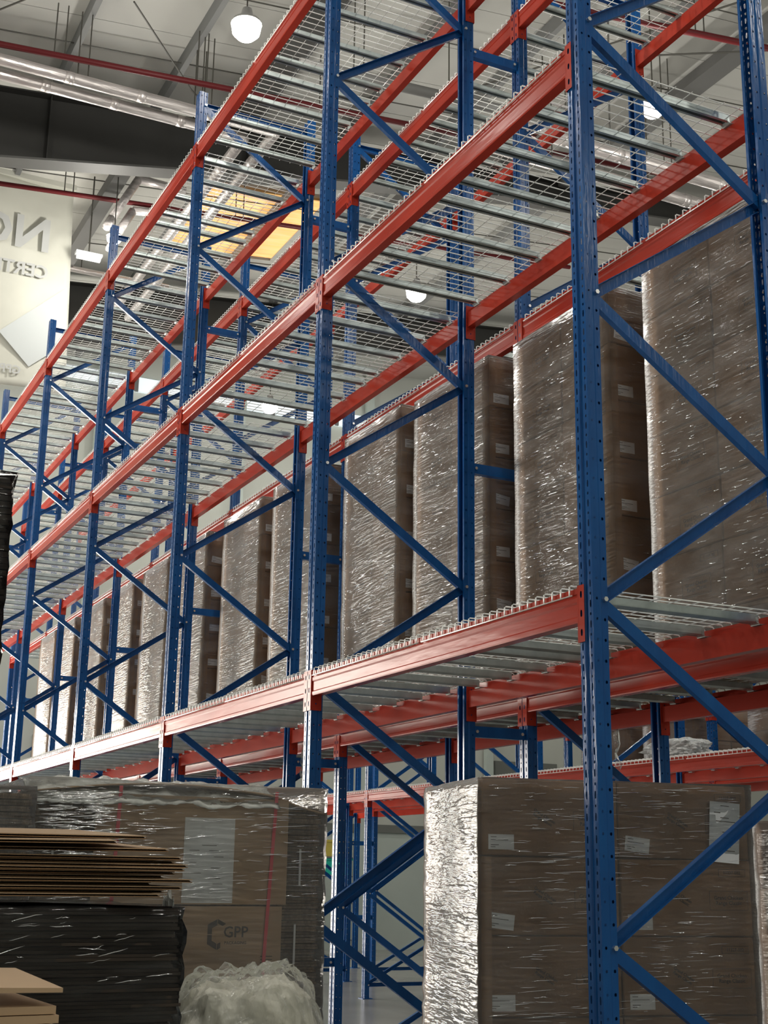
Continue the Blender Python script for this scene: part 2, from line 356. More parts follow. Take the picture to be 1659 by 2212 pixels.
for q in LAMPS:
    px, py, pz = LPOS.get(q, (q[0], q[1], 9.8))
    t = thing('pendant_lamp', LL.get(q, 'round pendant warehouse lamp hanging outside the picture'), 'lamp', (px, py, pz), 0, None if q in LL else 'pendant lamps outside the view')
    ls = .66 if q == (1.2, 12.7) else 1
    obj('lamp_globe', globe, t).scale = (ls,)*3; obj('lamp_housing', cap, t).scale = (ls,)*3
    obj('chain', MB().tube([(0, 0, .2), (0, 0, rz_(px)-pz-.02)], .008, 6).mesh('chain', M['rod']), t)
    lo = bpy.data.objects.new('lamp_light', lamp_l); C.objects.link(lo); lo.parent = t; lo.location = (0, 0, -.32)
t = thing('tube_light', 'short white tube light hanging beside the banner', 'lamp', (1.22, 14.0, 10.0))
obj('tube_cover', MB().box((-.17, -.03, -.03), (.17, .03, .03)).mesh('tube_cover', M['tube']), t)
obj('tray', MB().box((-.19, -.06, .03), (.19, .06, .07)).mesh('tray', M['paper']), t)
obj('stem', MB().tube([(0, 0, .07), (0, 0, 1.3)], .012, 6).mesh('stem', M['rod']), t)
# hanging banner
def text_mesh(name, body, size, m, ext=.0, align='CENTER', sp=1.0):
    cu = bpy.data.curves.new(name, 'FONT'); cu.body = body; cu.size = size; cu.extrude = ext; cu.align_x = align; cu.align_y = 'CENTER'; cu.resolution_u = 2; cu.space_line = .95; cu.offset = size*.012*sp
    o = bpy.data.objects.new(name, cu); C.objects.link(o)
    me = bpy.data.meshes.new_from_object(o.evaluated_get(bpy.context.evaluated_depsgraph_get()))
    bpy.data.objects.remove(o); bpy.data.curves.remove(cu)
    me.materials.clear(); me.materials.append(m); me.name = name
    return me
bt = thing('banner', 'huge pale cloth banner hanging from the roof at upper left', 'banner', (1.0, 14.3, 7.98))
mb = MB(); nx, nz = 40, 30
def bpt(i, j):
    x = -3.6+3.6*i/nx; z = 3.2*j/nz
    return (x+.11*(1-j/nz)*(i/nx), .05*noise.noise(Vector((x*.9, z*.5, 0)))+.03*math.sin(x*4+z), z)
for i in range(nx):
    for j in range(nz): mb.face([bpt(i, j), bpt(i+1, j), bpt(i+1, j+1), bpt(i, j+1)])
bme = mb.mesh('banner_cloth', M['banner'], True, True)
bc = obj('cloth', bme, bt)
so = bc.modifiers.new('thickness', 'SOLIDIFY'); so.thickness = .006
obj('hem', MB().box((-3.6, -.07, 3.16), (.02, .07, 3.24)).mesh('hem', M['banner']), bt)
for body, x, z, sz in (('NON', -.28, 2.30, .70), ('CERTIFIED', -.28, 1.75, .27), ('GPP', -.55, .22, .17)):
    o = obj('lettering', text_mesh('lettering', body, sz, M['bannerink'], .001, 'LEFT', sp=2.0), bt, (x, -.075, z)); o.rotation_euler = (R(90), 0, 0); o.scale = (-1, 1, 1)
obj('printed_band', MB().face([(-.9, -.078, .75), (.0, -.078, 1.6), (.05, -.078, .75), (-.45, -.078, .3)]).mesh('printed_band', M['bannerblue']), bt)
# ------------------------------------------------------------------ racking
B = 2.545; D = .983; XB = 1.32; WY = .085; WX = .067
Z1, Z2, Z3, TOP = 2.487, 4.737, 6.894, 7.38
def post_mesh(h, flip):
    mb = MB(); p = .075; n = int(h/p)
    s = -1 if flip else 1
    X = lambda x: x*s
    hw = WY/2; gx = .006
    for k in range(n):
        z = p*k+p/2
        for c in (-1, 1):                       # front face, two columns of slots and round holes
            yc = c*(hw+.011)/2; w_ = hw-.011
            mb.perf((X(0), yc, z-p/4), (0, 1, 0), (0, 0, 1), w_, p/2, (.0045, .0135))
            mb.perf((X(0), yc, z+p/4), (0, 1, 0), (0, 0, 1), w_, p/2, (.0045, .0055))
            mb.perf((X(.017), c*hw, z), (1, 0, 0), (0, 0, 1), .034, p, (.0045, .0055))
            mb.perf((X(.054), c*(hw-.005), z), (1, 0, 0), (0, 0, 1), .026, p, (.005, .006))
    H = n*p
    for c in (-1, 1):
        mb.face([(X(.034), c*hw, 0), (X(.041), c*(hw-.005), 0), (X(.041), c*(hw-.005), H), (X(.034), c*hw, H)])
        mb.face([(X(.067), c*(hw-.005), 0), (X(.067), c*(hw-.020), 0), (X(.067), c*(hw-.020), H), (X(.067), c*(hw-.005), H)])
        mb.face([(X(.067), c*(hw-.020), 0), (X(.058), c*(hw-.020), 0), (X(.058), c*(hw-.020), H), (X(.067), c*(hw-.020), H)])
        mb.face([(X(0), c*.011, 0), (X(gx), c*.007, 0), (X(gx), c*.007, H), (X(0), c*.011, H)])
    mb.face([(X(gx), -.007, 0), (X(gx), .007, 0), (X(gx), .007, H), (X(gx), -.007, H)])
    return mb.mesh('post', M['blue'])
PM = {(h, f): post_mesh(h, f) for h in (TOP, 4.5) for f in (0, 1)}
PLATE = MB().box((-.03, -.07, 0), (.10, .07, .008)).mesh('base_plate', M['blue'])
BOLT = MB().tube([(0, -.012, 0), (0, 0, 0)], .0095, 6).mesh('bolt', M['bolt'])
def brace_mesh(dx, dz, openf):
    L = math.hypot(dx, dz); d = Vector((dx, 0, dz))/L; n = Vector((-d.z, 0, d.x)); y = Vector((0, 1, 0))
    w_, dp, t_ = .0225, .026, .0025
    prof = [(-w_, 0), (w_, 0), (w_, dp), (w_-t_, dp), (w_-t_, t_), (-w_+t_, t_), (-w_+t_, dp), (-w_, dp)]
    if openf: prof = [(a, dp-b) for a, b in prof][::-1]
    return MB().prism(prof, (0, -dp/2, 0), Vector((dx, -dp/2, dz)), n, y).mesh('brace', M['blue'])
BX0, BX1 = .05, D-.05
BR = {(u, o): brace_mesh(BX1-BX0, u*.6, o) for u in (-1, 1) for o in (0, 1)}
HB = brace_mesh(BX1-BX0, 0, 1)
FIRST = MB
def frame(x0, y, h, mirror, label, group):
    t = thing('upright_frame', label, 'rack frame', (x0, y, 0), 0, group)
    obj('post', PM[(h, 0)], t); obj('post', PM[(h, 1)], t, (D, 0, 0))
    obj('base_plate', PLATE, t); obj('base_plate', PLATE, t, (D-.067, 0, 0))
    z = .037+ (.6 if mirror else 0)
    nodes = []
    k = 0; zz = .637; front = mirror
    while zz < h-.05:
        nodes.append((zz, front)); zz += .6; front = not front
    for (za, fa), (zb, fb) in zip(nodes, nodes[1:]):
        if fa: obj('brace', BR[(1, 1)], t, (BX0, 0, za))
        else: obj('brace', BR[(-1, 0)], t, (BX0, 0, zb))
    obj('brace', HB, t, (BX0, 0, .16)); obj('brace', HB, t, (BX0, 0, nodes[-1][0]+.012))
    if nodes[0][1]: obj('brace', BR[(-1, 0)], t, (BX0, 0, .637)).scale = (1, 1, .78)
    else: obj('brace', BR[(1, 1)], t, (BX0, 0, .17)).scale = (1, 1, .78)
    for zb, fr in nodes+[(.16, True), (.16, False)]:
        obj('bolt', BOLT, t, (.054 if fr else D-.054, -WY/2+.005, zb))
    return t
NA = 8
for k in range(NA):
    mir = k >= 3
    frame(0, k*B, TOP, mir, 'blue perforated upright frame of the front rack row, %s from the near end' % ORD[k], 'upright frames of the front rack row')
    frame(XB, k*B, TOP, mir, 'blue perforated upright frame of the second rack row behind, %s from the near end' % ORD[k], 'upright frames of the second rack row')
spm = MB().box((0, -.02, -.03), (XB-D-.002, .02, .03)).mesh('spacer_bar', M['blue'])
for k in range(NA):
    for z, zn in ((.87, 'knee height'), (2.235, 'just below the first shelf beams'), (3.75, 'midway between first and second shelves'), (6.5, 'just below the top shelf beams')):
        t = thing('row_spacer', 'blue spacer bar joining the back-to-back rows, %s, at %s frame' % (zn, ORD[k]), 'spacer', (D+.001, k*B, z), 0, 'blue spacers between the rack rows')
        obj('bar', spm, t)
        obj('bolt', BOLT, t, (.02, -.02, 0)); obj('bolt', BOLT, t, (XB-D-.025, -.02, 0))
# beams
BL = B-WY-.004; BH = .127
def beam_mesh(L, s):
    # profile in (x,z), outer face at x=0; s=1 front beam, -1 rear beam (mirrored)
    pr = [(0, 0), (.022, 0), (.022, -.036), (.048, -.036), (.048, -BH), (.002, -BH), (0, -BH+.006), (0, -.108), (.004, -.102), (.004, -.058), (0, -.050), (0, -.034), (.003, -.030), (.003, -.024), (0, -.020)]
    pr = [(a*s, b) for a, b in pr]
    return MB().prism(pr, (0, -L/2, 0), (0, L/2, 0), (1, 0, 0), (0, 0, 1)).mesh('beam_body', M['red'])
def conn_mesh(s, e):
    # e=+1 connector at the +y end
    mb = MB(); y0 = 0; xo = -.0045*s
    for k in range(3):
        z = .008-.035-.07*k
        mb.perf((xo, e*.0215, z), (0, 1, 0), (0, 0, 1), .039, .07, (.0065, .013))
    # rim of plate, returned side plate with hook holes
    mb.box((min(xo, 0), min(e*.002, e*.0045), -.202), (max(xo, 0), max(e*.002, e*.0045), .008))
    for k, hh in enumerate(((.004, .004), (.008, .016), (.004, .004))):
        mb.perf((.027*s, -e*.0015, .008-.035-.07*k), (1, 0, 0), (0, 0, 1), .060, .07, hh)
    mb.box((min(xo, 0), min(e*-.003, e*.002), -.202), (max(xo, 0), max(e*-.003, e*.002), .008))
    mb.box((min(.054*s, .058*s), min(e*-.0035, e*.001), -.202), (max(.054*s, .058*s), max(e*-.0035, e*.001), .008))
    return mb.mesh('connector', M['red'])
BMm = {s: beam_mesh(BL, s) for s in (1, -1)}
CN = {(s, e): conn_mesh(s, e) for s in (1, -1) for e in (1, -1)}
LV = [(Z1, 'first'), (Z2, 'second'), (Z3, 'top')]
def beam(x, yc, z, s, label, group):
    t = thing('shelf_beam', label, 'beam', (x-.002*s, yc, z), 0, group)
    obj('beam_body', BMm[s], t)
    obj('connector', CN[(s, 1)], t, (0, BL/2, 0)); obj('connector', CN[(s, -1)], t, (0, -BL/2, 0))
for k in range(NA-1):
    for z, zn in LV:
        for x, s, ln in ((0, 1, 'front beam of the front rack row'), (D, -1, 'rear beam of the front rack row'), (XB, 1, 'front beam of the second rack row'), (XB+D, -1, 'rear beam of the second rack row')):
            beam(x, (k+.5)*B, z, s, 'orange-red %s, %s level, %s bay from the near end' % (ln, zn, ORD[k]), 'orange-red shelf beams')
# decks
DW = 1.205
def deck_meshes():
    wr = .0031; zt = .016; mb = MB()
    n = 21; p = DW/n
    for i in range(n):
        y = -DW/2+p*(i+.5)
        mb.tube([(-.009, y, -.024), (-.009, y, zt-.004), (-.004, y, zt), (D+.004, y, zt), (D+.009, y, zt-.004), (D+.009, y, -.024)], wr, 5)
    nx_ = 11
    for i in range(nx_):
        x = .05+(D-.1)*i/(nx_-1)
        mb.tube([(x, -DW/2+.01, zt-.005), (x, DW/2-.01, zt-.005)], .0021, 5)
    for x in (-.0115, D+.0115): mb.tube([(x, -DW/2+.01, -.024), (x, DW/2-.01, -.024)], wr, 5)
    wm = mb.mesh('wire_mesh', M['wire'], True)
    a = .021; c = MB().prism([(-a, .0), (-a, -.030), (-a+.006, -.036), (-a+.011, -.030), (-a+.006, -.004), (a-.006, -.004), (a-.011, -.030), (a-.006, -.036), (a, -.030), (a, 0)][::-1], (.055, 0, .008), (D-.055, 0, .008), (0, 1, 0), (0, 0, 1))
    for xa, xb in ((.023, .056), (D-.056, D-.023)): c.box((xa, -.026, -.034), (xb, .026, -.029)); 
    c.prism([(-.024, 0), (.024, 0), (.02, .03), (-.02, .03)], (.056, 0, -.031), (.07, 0, -.024), (0, 1, 0), (0, 0, 1))
    c.prism([(-.024, 0), (.024, 0), (.02, .03), (-.02, .03)], (D-.056, 0, -.031), (D-.07, 0, -.024), (0, 1, 0), (0, 0, 1))
    return wm, c.mesh('support_channel', M['zinc'])
WM, CH = deck_meshes()
def deck(x, yc, z, label, group='zinc wire mesh decks'):
    t = thing('wire_deck', label, 'wire deck', (x, yc, z), 0, group)
    o = obj('wire_mesh', WM, t)
    for i in range(4): obj('support_channel', CH, t, (0, (i-1.5)*.335, 0))
for k in range(NA-1):
    for z, zn in LV:
        for x, rn in ((0, 'front rack row'), (XB, 'second rack row')):
            for j, hn in ((0, 'nearer half'), (1, 'farther half')):
                deck(x, k*B+.063+DW/2+j*(DW+.009), z, 'galvanised wire deck of the %s, %s level, %s bay, %s' % (rn, zn, ORD[k], hn))
# rack rows beyond the next aisle
XC = 4.75; XD = XC+D+.34; YC0 = 1.59
for j in range(7):
    y = YC0+j*B
    frame(XC, y, 4.5, j % 2 == 1, 'blue upright frame beyond the far aisle, front line, %s from the right' % ORD[j], 'upright frames beyond the far aisle')
    frame(XD, y, 4.5, j % 2 == 0, 'blue upright frame beyond the far aisle, rear line, %s from the right' % ORD[j], 'upright frames beyond the far aisle')
    for z, zn in ((.87, 'low'), (1.9, 'below the shelf'), (3.2, 'above the shelf')):
        t = thing('row_spacer', 'blue spacer bar beyond the far aisle, %s, at %s frame from the right' % (zn, ORD[j]), 'spacer', (XC+D+.001, y, z), 0, 'blue spacers beyond the far aisle')
        obj('bar', spm, t); obj('bolt', BOLT, t, (.02, -.02, 0))
for j in range(6):
    for x, s, ln in ((XC, 1, 'front'), (XC+D, -1, 'second'), (XD, 1, 'third'), (XD+D, -1, 'rear')):
        beam(x, YC0+(j+.5)*B, Z1, s, 'orange-red beam beyond the far aisle, %s line, %s bay from the right' % (ln, ORD[j]), 'orange-red beams beyond the far aisle')
    for x, rn in ((XC, 'front row'), (XD, 'rear row')):
        for q, hn in ((0, 'nearer half'), (1, 'farther half')):
            deck(x, YC0+j*B+.063+DW/2+q*(DW+.009), Z1, 'wire deck beyond the far aisle, %s, %s bay from the right, %s' % (rn, ORD[j], hn), 'wire decks beyond the far aisle')
for j in range(3):
    for x, s, ln in ((XD, 1, 'front'), (XD+D, -1, 'rear')):
        beam(x, YC0+(j+.5)*B, 3.19, s, 'orange-red upper %s beam beyond the far aisle, %s bay from the right' % (ln, ORD[j]), 'upper beams beyond the far aisle')
# ------------------------------------------------------------------ wrapped carton loads
TXT = text_mesh('printed_text', 'Grand Chicken\nRange Classic', .042, M['ink'], .0003)
TXD = text_mesh('printed_text', 'Grand Chicken\nRange Classic', .034, M['ink'], .0003, sp=2)
TXN = text_mesh('printed_number', '11327-002', .030, M['ink'], .0003)
def frame_me(w_, h_, t_=.0025):
    mb = MB()
    mb.box((-w_/2, -h_/2, 0), (w_/2, -h_/2+t_, .0008)); mb.box((-w_/2, h_/2-t_, 0), (w_/2, h_/2, .0008))
    mb.box((-w_/2, -h_/2+t_, 0), (-w_/2+t_, h_/2-t_, .0008)); mb.box((w_/2-t_, -h_/2+t_, 0), (w_/2, h_/2-t_, .0008))
    return mb
def join_text(name, base, fr):
    mb = MB(); mb.v = [tuple(v.co) for v in base.vertices]; mb.f = [tuple(p.vertices) for p in base.polygons]; mb.m = [0]*len(mb.f)
    i = len(mb.v); mb.v += fr.v; mb.f += [tuple(i+q for q in f) for f in fr.f]; mb.m += [0]*len(fr.f)
    return mb.mesh(name, M['ink'])
PR1 = join_text('printed_text', TXT, frame_me(.34, .15)); PR2 = join_text('printed_number', TXN, frame_me(.20, .05))
lb = MB().box((-.055, -.03, 0), (.055, .03, .0006), 0)
for i, (a, b, c_) in enumerate(((-.045, -.02, .02), (-.045, .03, .008), (-.045, -.01, -.012), (-.045, -.025, -.02))): lb.box((a, c_-.0012, .0006), (b, c_+.0012, .0009), 1)
LABEL = lb.mesh('label', [M['paper'], M['ink']])
lb = MB().box((-.07, -.125, 0), (.07, .125, .0006), 0)
for a, b, c_ in ((-.02, .02, .11), (-.05, -.02, .08), (-.02, .02, .06), (-.04, .05, .045), (-.01, .03, .0), (0, .02, -.03), (0, .03, -.06), (-.04, .05, -.075)): lb.box((a, c_-.0016, .0006), (b, c_+.0016, .0009), 1)
SHEET = lb.mesh('document', [M['paper'], M['ink']])
BOXC = {}
def carton(w_, d_, h_):
    key = (round(w_, 3), round(d_, 3), round(h_, 3))
    if key not in BOXC:
        bm = bmesh.new(); bmesh.ops.create_cube(bm, size=1)
        bmesh.ops.scale(bm, vec=(w_-.006, d_-.006, h_-.004), verts=bm.verts)
        bmesh.ops.bevel(bm, geom=list(bm.edges), offset=.005, segments=1, affect='EDGES')
        me = bpy.data.meshes.new('carton'); bm.to_mesh(me); bm.free(); me.materials.append(M['card']); BOXC[key] = me
    return BOXC[key]
def shell(W, Dp, z0, z1, amp, step, seed, bottom=False):
    # wrinkled film skin around a load, real relief
    mb = MB(); nh = max(2, int((z1-z0)/step)); e = .012
    ring = []
    nX, nY = max(2, int(W/step)), max(2, int(Dp/step))
    for i in range(nX): ring.append((-e+(W+2*e)*i/nX, -e, 0, -1))
    for i in range(nY): ring.append((W+e, -e+(Dp+2*e)*i/nY, 1, 0))
    for i in range(nX): ring.append((W+e-(W+2*e)*i/nX, Dp+e, 0, 1))
    for i in range(nY): ring.append((-e, Dp+e-(Dp+2*e)*i/nY, -1, 0))
    n = len(ring)
    for j in range(nh+1):
        z = z0+(z1-z0)*j/nh
        for x, y, a, b in ring:
            q = amp*noise.noise(Vector((x*3+seed, y*3, z*26)))*1.2+amp*.6*noise.noise(Vector((x*11+seed, y*11, z*60)))
            q = max(q, -.008)
            mb.v.append((x+a*q, y+b*q, z+(.4*q if j == nh else 0)))
    for j in range(nh):
        for i in range(n): mb.f.append((j*n+i, j*n+(i+1) % n, (j+1)*n+(i+1) % n, (j+1)*n+i)); mb.m.append(0)
    # top
    c = len(mb.v); mb.v.append((W/2, Dp/2, z1+.006))
    for i in range(n): mb.f.append((nh*n+i, nh*n+(i+1) % n, c)); mb.m.append(0)
    return mb
def folds(parent, W, Dp, z0, z1, n, seed, rad=.0012, off=.016, ln=(.02, .12), faces='yx', slope=.05, m_='fold', ox=0, oy=0):
    # raised creases of the stretch film, real ridges that catch the lamps
    rnd = random.Random(seed); mb = MB(); made = 0; tries = 0
    while made < n and tries < n*12:
        tries += 1
        f = rnd.choice(faces); L = rnd.uniform(*ln)*(1 if rnd.random() < .8 else 1.8); z = rnd.uniform(z0+.02, z1-.01); sp = W if f == 'y' else Dp
        a = rnd.uniform(.01, max(.02, sp-L-.01))
        if noise.noise(Vector((a*2.2+seed*5.1, z*2.6, 3.3 if f == 'y' else 9.1))) < rnd.uniform(-.35, .35): continue
        b = min(a+L, sp-.005); sl = rnd.gauss(0, slope)+slope; k = 4; pts = []
        for i in range(k+1):
            u = a+(b-a)*i/k; zz = z+sl*(u-a)+rnd.uniform(-.0015, .0015)
            pts.append((u+ox, -off+oy, zz) if f == 'y' else (-off+ox, u+oy, zz))
        q = rad*rnd.uniform(.5, 1.7); i0 = len(mb.v); t5 = 5
        for i, p in enumerate(pts):
            w_ = q*(.15 if i in (0, k) else 1)
            for e in range(t5):
                t_ = math.pi*(e/(t5-1)-.5); o_ = -w_*.8*math.cos(t_); h_ = w_*math.sin(t_)
                mb.v.append((p[0], p[1]+o_, p[2]+h_) if f == 'y' else (p[0]+o_, p[1], p[2]+h_))
        for i in range(k):
            for e in range(t5-1):
                j = i0+i*t5+e; mb.f.append((j, j+t5, j+t5+1, j+1)); mb.m.append(0)
        made += 1
    o = obj('film_creases', mb.mesh('film_creases', M[m_], True), parent); o['kind'] = 'stuff'
    return o
def load(loc, rz, W, Dp, hbase, rows, rh, nx, ny, label, group, seed, film='film', step=.06, prints=True, amp=.012, big=None, topshift=(0, 0), crease=0):
    t = thing('wrapped_pallet_load', label, 'pallet load', loc, rz, group)
    rnd = random.Random(seed)
    # pallet
    pb = MB()
    for i in range(3): pb.box((0, i*(Dp-.1)/2, .0), (W, i*(Dp-.1)/2+.1, hbase-.022))
    obj('pallet', pb.mesh('pallet', M['pallet']), t)
    for i in range(7): obj('pallet_board', MB().box((i*(W-.1)/6, 0, hbase-.021), (i*(W-.1)/6+.1, Dp, hbase-.002)).mesh('pallet_board', M['pallet']), t)
    z = hbase; bw, bd = W/nx, Dp/ny
    for r in range(rows):
        sh = topshift if r == rows-1 else (0, 0)
        for i in range(nx):
            for j in range(ny):
                if 0 < i < nx-1 and 0 < j < ny-1: continue
                cx = bw*(i+.5)+rnd.uniform(-.003, .003)+sh[0]; cy = bd*(j+.5)+rnd.uniform(-.003, .003)+sh[1]
                b = obj('carton', carton(bw, bd, rh), t, (cx, cy, z+rh/2))
                if not prints: continue
                if j == 0:
                    fy = -bd/2+.0028
                    o = obj('label', LABEL, b, (-bw/2+.085, fy, -rh*.32), (R(90), rnd.choice((0, 0, 0, .12)), 0))
                    if bw > .45:
                        obj('printed_text', PR1, b, (bw/2-.11, fy, -.01), (R(90), 0, 0)).scale = (.52,)*3; obj('printed_number', PR2, b, (bw/2-.09, fy, rh*.33), (R(90), 0, 0)).scale = (.62,)*3
                        obj('printed_text', TXD, b, (-bw/2+.27, fy, 0), (R(90), R(30), 0)).scale = (.5,)*3
                if i == 0:
                    fx = -bw/2+.0028
                    obj('printed_text', PR1, b, (fx, -bd*.1, -.02), (R(90), 0, R(-90))).scale = (.6,)*3; obj('printed_number', PR2, b, (fx, -bd*.3, rh*.33), (R(90), 0, R(-90))).scale = (.62,)*3
        z += rh
    zt = z
    sm = shell(W, Dp, .02, zt+.004, amp, step, seed*3.1).mesh('stretch_film', [M[film]], True)
    obj('stretch_film', sm, t)
    if crease: folds(t, W, Dp, .1, zt, crease, seed, off=.0155, slope=.03, ln=(.012, .055) if rows == 6 else (.015, .10), rad=.0010)
    obj('corner_tape', MB().box((-.004, -.004, .12), (.04, -.0005, zt-rh-.004)).box((-.004, -.0005, .12), (-.0005, .05, zt-rh-.004)).mesh('corner_tape', M['tape']), t)
    if big: obj('document', SHEET, t, big, (R(90), R(4), 0))
    return t
LO = [(.15, 1.12), (1.45, 2.38), (2.71, 3.67), (3.84, 4.74), (5.32, 6.2), (6.5, 7.45), (7.82, 8.72), (9.05, 9.98), (10.35, 11.25), (11.5, 12.4), (12.95, 13.8), (14.1, 15.02)]
for i, (a, b) in enumerate(LO):
    top = [4.49, 4.50, 4.55, 4.58][i] if i < 4 else 4.56+.01*(i % 3)
    zb = Z1+.021; rows = 6; rh = (top-zb-.122)/rows
    load((1.185+.012*((i*7) % 3), a, zb), 0, 1.18, b-a, .122, rows, rh, 2, 2,
         'tall film-wrapped brown carton load on first shelf behind, %s from the near end' % (ORD[i] if i < 10 else ['eleventh', 'twelfth'][i-10]),
         'wrapped carton loads on the first shelf', i+1, step=.08 if i < 6 else .12, amp=.004, crease=[800, 520, 420, 380, 260, 200, 150, 120, 100, 80, 60, 60][i],
         big=None)
# floor load behind the near post, turned a little
load((.082, .895, 0), R(-12), 1.2, .80, .306, 5, .31, 2, 2, 'film-wrapped brown carton load on the floor behind the near blue post', None, 31, film='film_side', step=.04, amp=.007, crease=1000, big=(1.08, -.010, 1.66))
load((1.965, .60, 0), R(-2), 1.15, .85, .122, 5, .325, 2, 2, 'wrapped carton load at the lower right picture edge behind the turned one', None, 33, film='film_side', step=.06, amp=.006, crease=200)
for i, (y, h) in enumerate(((6.95, 3), (8.1, 3), (5.3, 2))):
    load((XD+.05, y, Z1+.021), 0, .9, .85, .122, h, .20, 2, 2, 'brown cartons stacked on the shelf beyond the far aisle, %s from the right' % ORD[2-i if i < 2 else 0], 'cartons beyond the far aisle', 40+i, step=.2, prints=False)
# ------------------------------------------------------------------ foreground flattened cardboard
def sheet_stack(name, label, loc, rz, W, Dp, z0, z1, th, seed, m_body, jit=.008, group=None):
    t = thing(name, label, 'cardboard stack', loc, rz, group)
    rnd = random.Random(seed); n = int((z1-z0)/th); mes = []
    for q in range(3):
        mb = MB()
        mb.box((0, 0, 0), (W, Dp, th*.40)); mb.box((.004, .005, th*.45), (W-.004, Dp-.005, th*.85))
        mes.append(mb.mesh('flat_carton', m_body))
    for k in range(n):
        obj('flat_carton', mes[k % 3], t, (rnd.uniform(-jit, jit), rnd.uniform(-jit, jit), z0+k*th))
    return t, n
# large bundle
T1, _ = sheet_stack('flat_carton_bundle', 'wide film-wrapped bundle of flat cartons with white sheet and red straps', (-1.68, 1.2, 0), 0, 1.18, .8, .12, 1.73, .022, 3, M['cardedge'])
obj('pallet', MB().box((0, 0, 0), (1.18, .8, .11)).mesh('pallet', M['pallet']), T1)
obj('cover_sheet', MB().box((.245, -.022, 1.345), (1.03, -.016, 1.75)).mesh('cover_sheet', M['cardlight']), T1)['label'] = 'plain brown upper cover sheet'
cs = obj('cover_sheet', MB().box((.27, -.020, .35), (1.015, -.015, 1.338)).mesh('cover_sheet', M['cardlight']), T1); cs['label'] = 'brown lower cover sheet with a black hexagon logo'
# logo: folded hexagon arrow plus letters
lg = MB()
def P2(pts): lg.face([(x, -.0007, z) for x, z in pts][::-1])
P2([(-.050, .0), (-.050, .035), (-.012, .055), (-.012, .033), (-.032, .022), (-.032, .0)])
P2([(-.050, -.002), (-.050, -.037), (-.012, -.057), (-.012, -.035), (-.032, -.024), (-.032, -.002)])
P2([(-.010, .056), (.024, .038), (.010, .030), (-.010, .040)])
P2([(-.010, -.058), (-.010, -.036), (.004, -.030), (.004, -.051)])
LX, LZ = .76, 1.235
obj('logo', lg.mesh('logo', M['ink']), cs, (LX, -.0205, LZ))
obj('logo_letters', text_mesh('logo_letters', 'GPP', .058, M['ink'], .0003), cs, (LX+.065, -.0207, LZ+.006), (R(90), 0, 0))
obj('logo_letters', text_mesh('logo_small', 'PACKAGING', .016, M['ink'], .0003), cs, (LX+.065, -.0207, LZ-.033), (R(90), 0, 0))
for k in range(4):
    obj('small_print', MB().box((.40, -.0212, 1.150-.008*k), (.56-.02*(k % 2), -.0206, 1.153-.008*k)).mesh('small_print', M['ink']), cs)
    obj('small_print', MB().box((.93, -.0212, 1.150-.012*k), (.98, -.0206, 1.153-.012*k)).mesh('small_print', M['ink']), cs)
dp = obj('document', MB().box((-.103, -.0004, -.16), (.103, .0004, .16)).mesh('document', M['paper']), T1, (.70, -.0245, 1.51)); dp['label'] = 'white printed sheet'
for a, b, z in ((-.03, .03, .055), (-.08, -.04, .035), (.0, .04, .035), (-.08, -.05, -.01), (.02, .06, .012), (.01, .05, -.03), (-.07, -.03, -.05), (.0, .05, -.07), (.02, .06, -.09)):
    obj('text_line', MB().box((a, -.0012, z), (b, -.0006, z+.002)).mesh('text_line', M['ink']), dp)
for x, x2 in ((.335, .31), (.975, .925)):
    obj('strap', MB().prism([(-.007, 0), (.007, 0), (.007, .001), (-.007, .001)], (x2, -.0275, .8), (x, -.0275, 1.78), (1, 0, 0), (0, -1, 0)).mesh('strap', M['strap']), T1)
for x, za, zb in ((1.085, 1.42, 1.56), (1.07, 1.12, 1.27), (.09, 1.50, 1.62)):
    obj('staple', MB().box((x, -.016, za), (x+.008, -.012, zb)).mesh('staple', M['paper']), T1)
# top cover bent over the edge
mb = MB(); n = 24
def cv(i, j):
    x = .0+1.2*i/n; y = -.02+.82*j/6
    z = 1.752+.045*math.sin(min(1, i/n*1.1)*math.pi)*(1-.3*j/6)-(.05*max(0, i/n-.8)/.2)
    return (x, y, z)
for i in range(n):
    for j in range(6): mb.face([cv(i, j), cv(i+1, j), cv(i+1, j+1), cv(i, j+1)])
top = obj('top_sheet', mb.mesh('top_sheet', M['cardlight'], True, True), T1); so = top.modifiers.new('thickness', 'SOLIDIFY'); so.thickness = .006
fm = shell(1.18, .8, .1, 1.80, .007, .03, 9).mesh('stretch_film', M['film_side'], True)
obj('stretch_film', fm, T1, (0, -.028, 0))
folds(T1, 1.18, .8, 1.34, 1.79, 330, 21, off=.046, slope=.04, faces='y', ln=(.02, .09))
folds(T1, .34, .8, 1.4, 1.76, 260, 22, off=.047, slope=.03, faces='y', rad=.0018, ln=(.02, .09))
# left neighbour bundle
T2, _ = sheet_stack('flat_carton_bundle', 'film-wrapped bundle of dark carton edges at the left picture edge', (-2.55, .92, 0), 0, .82, .27, .12, 1.73, .022, 5, M['cardedge'])
obj('stretch_film', shell(.82, .27, .1, 1.75, .007, .03, 12).mesh('stretch_film', M['film_side'], True), T2)
obj('pallet', MB().box((0, 0, 0), (.82, .27, .11)).mesh('pallet', M['pallet']), T2)
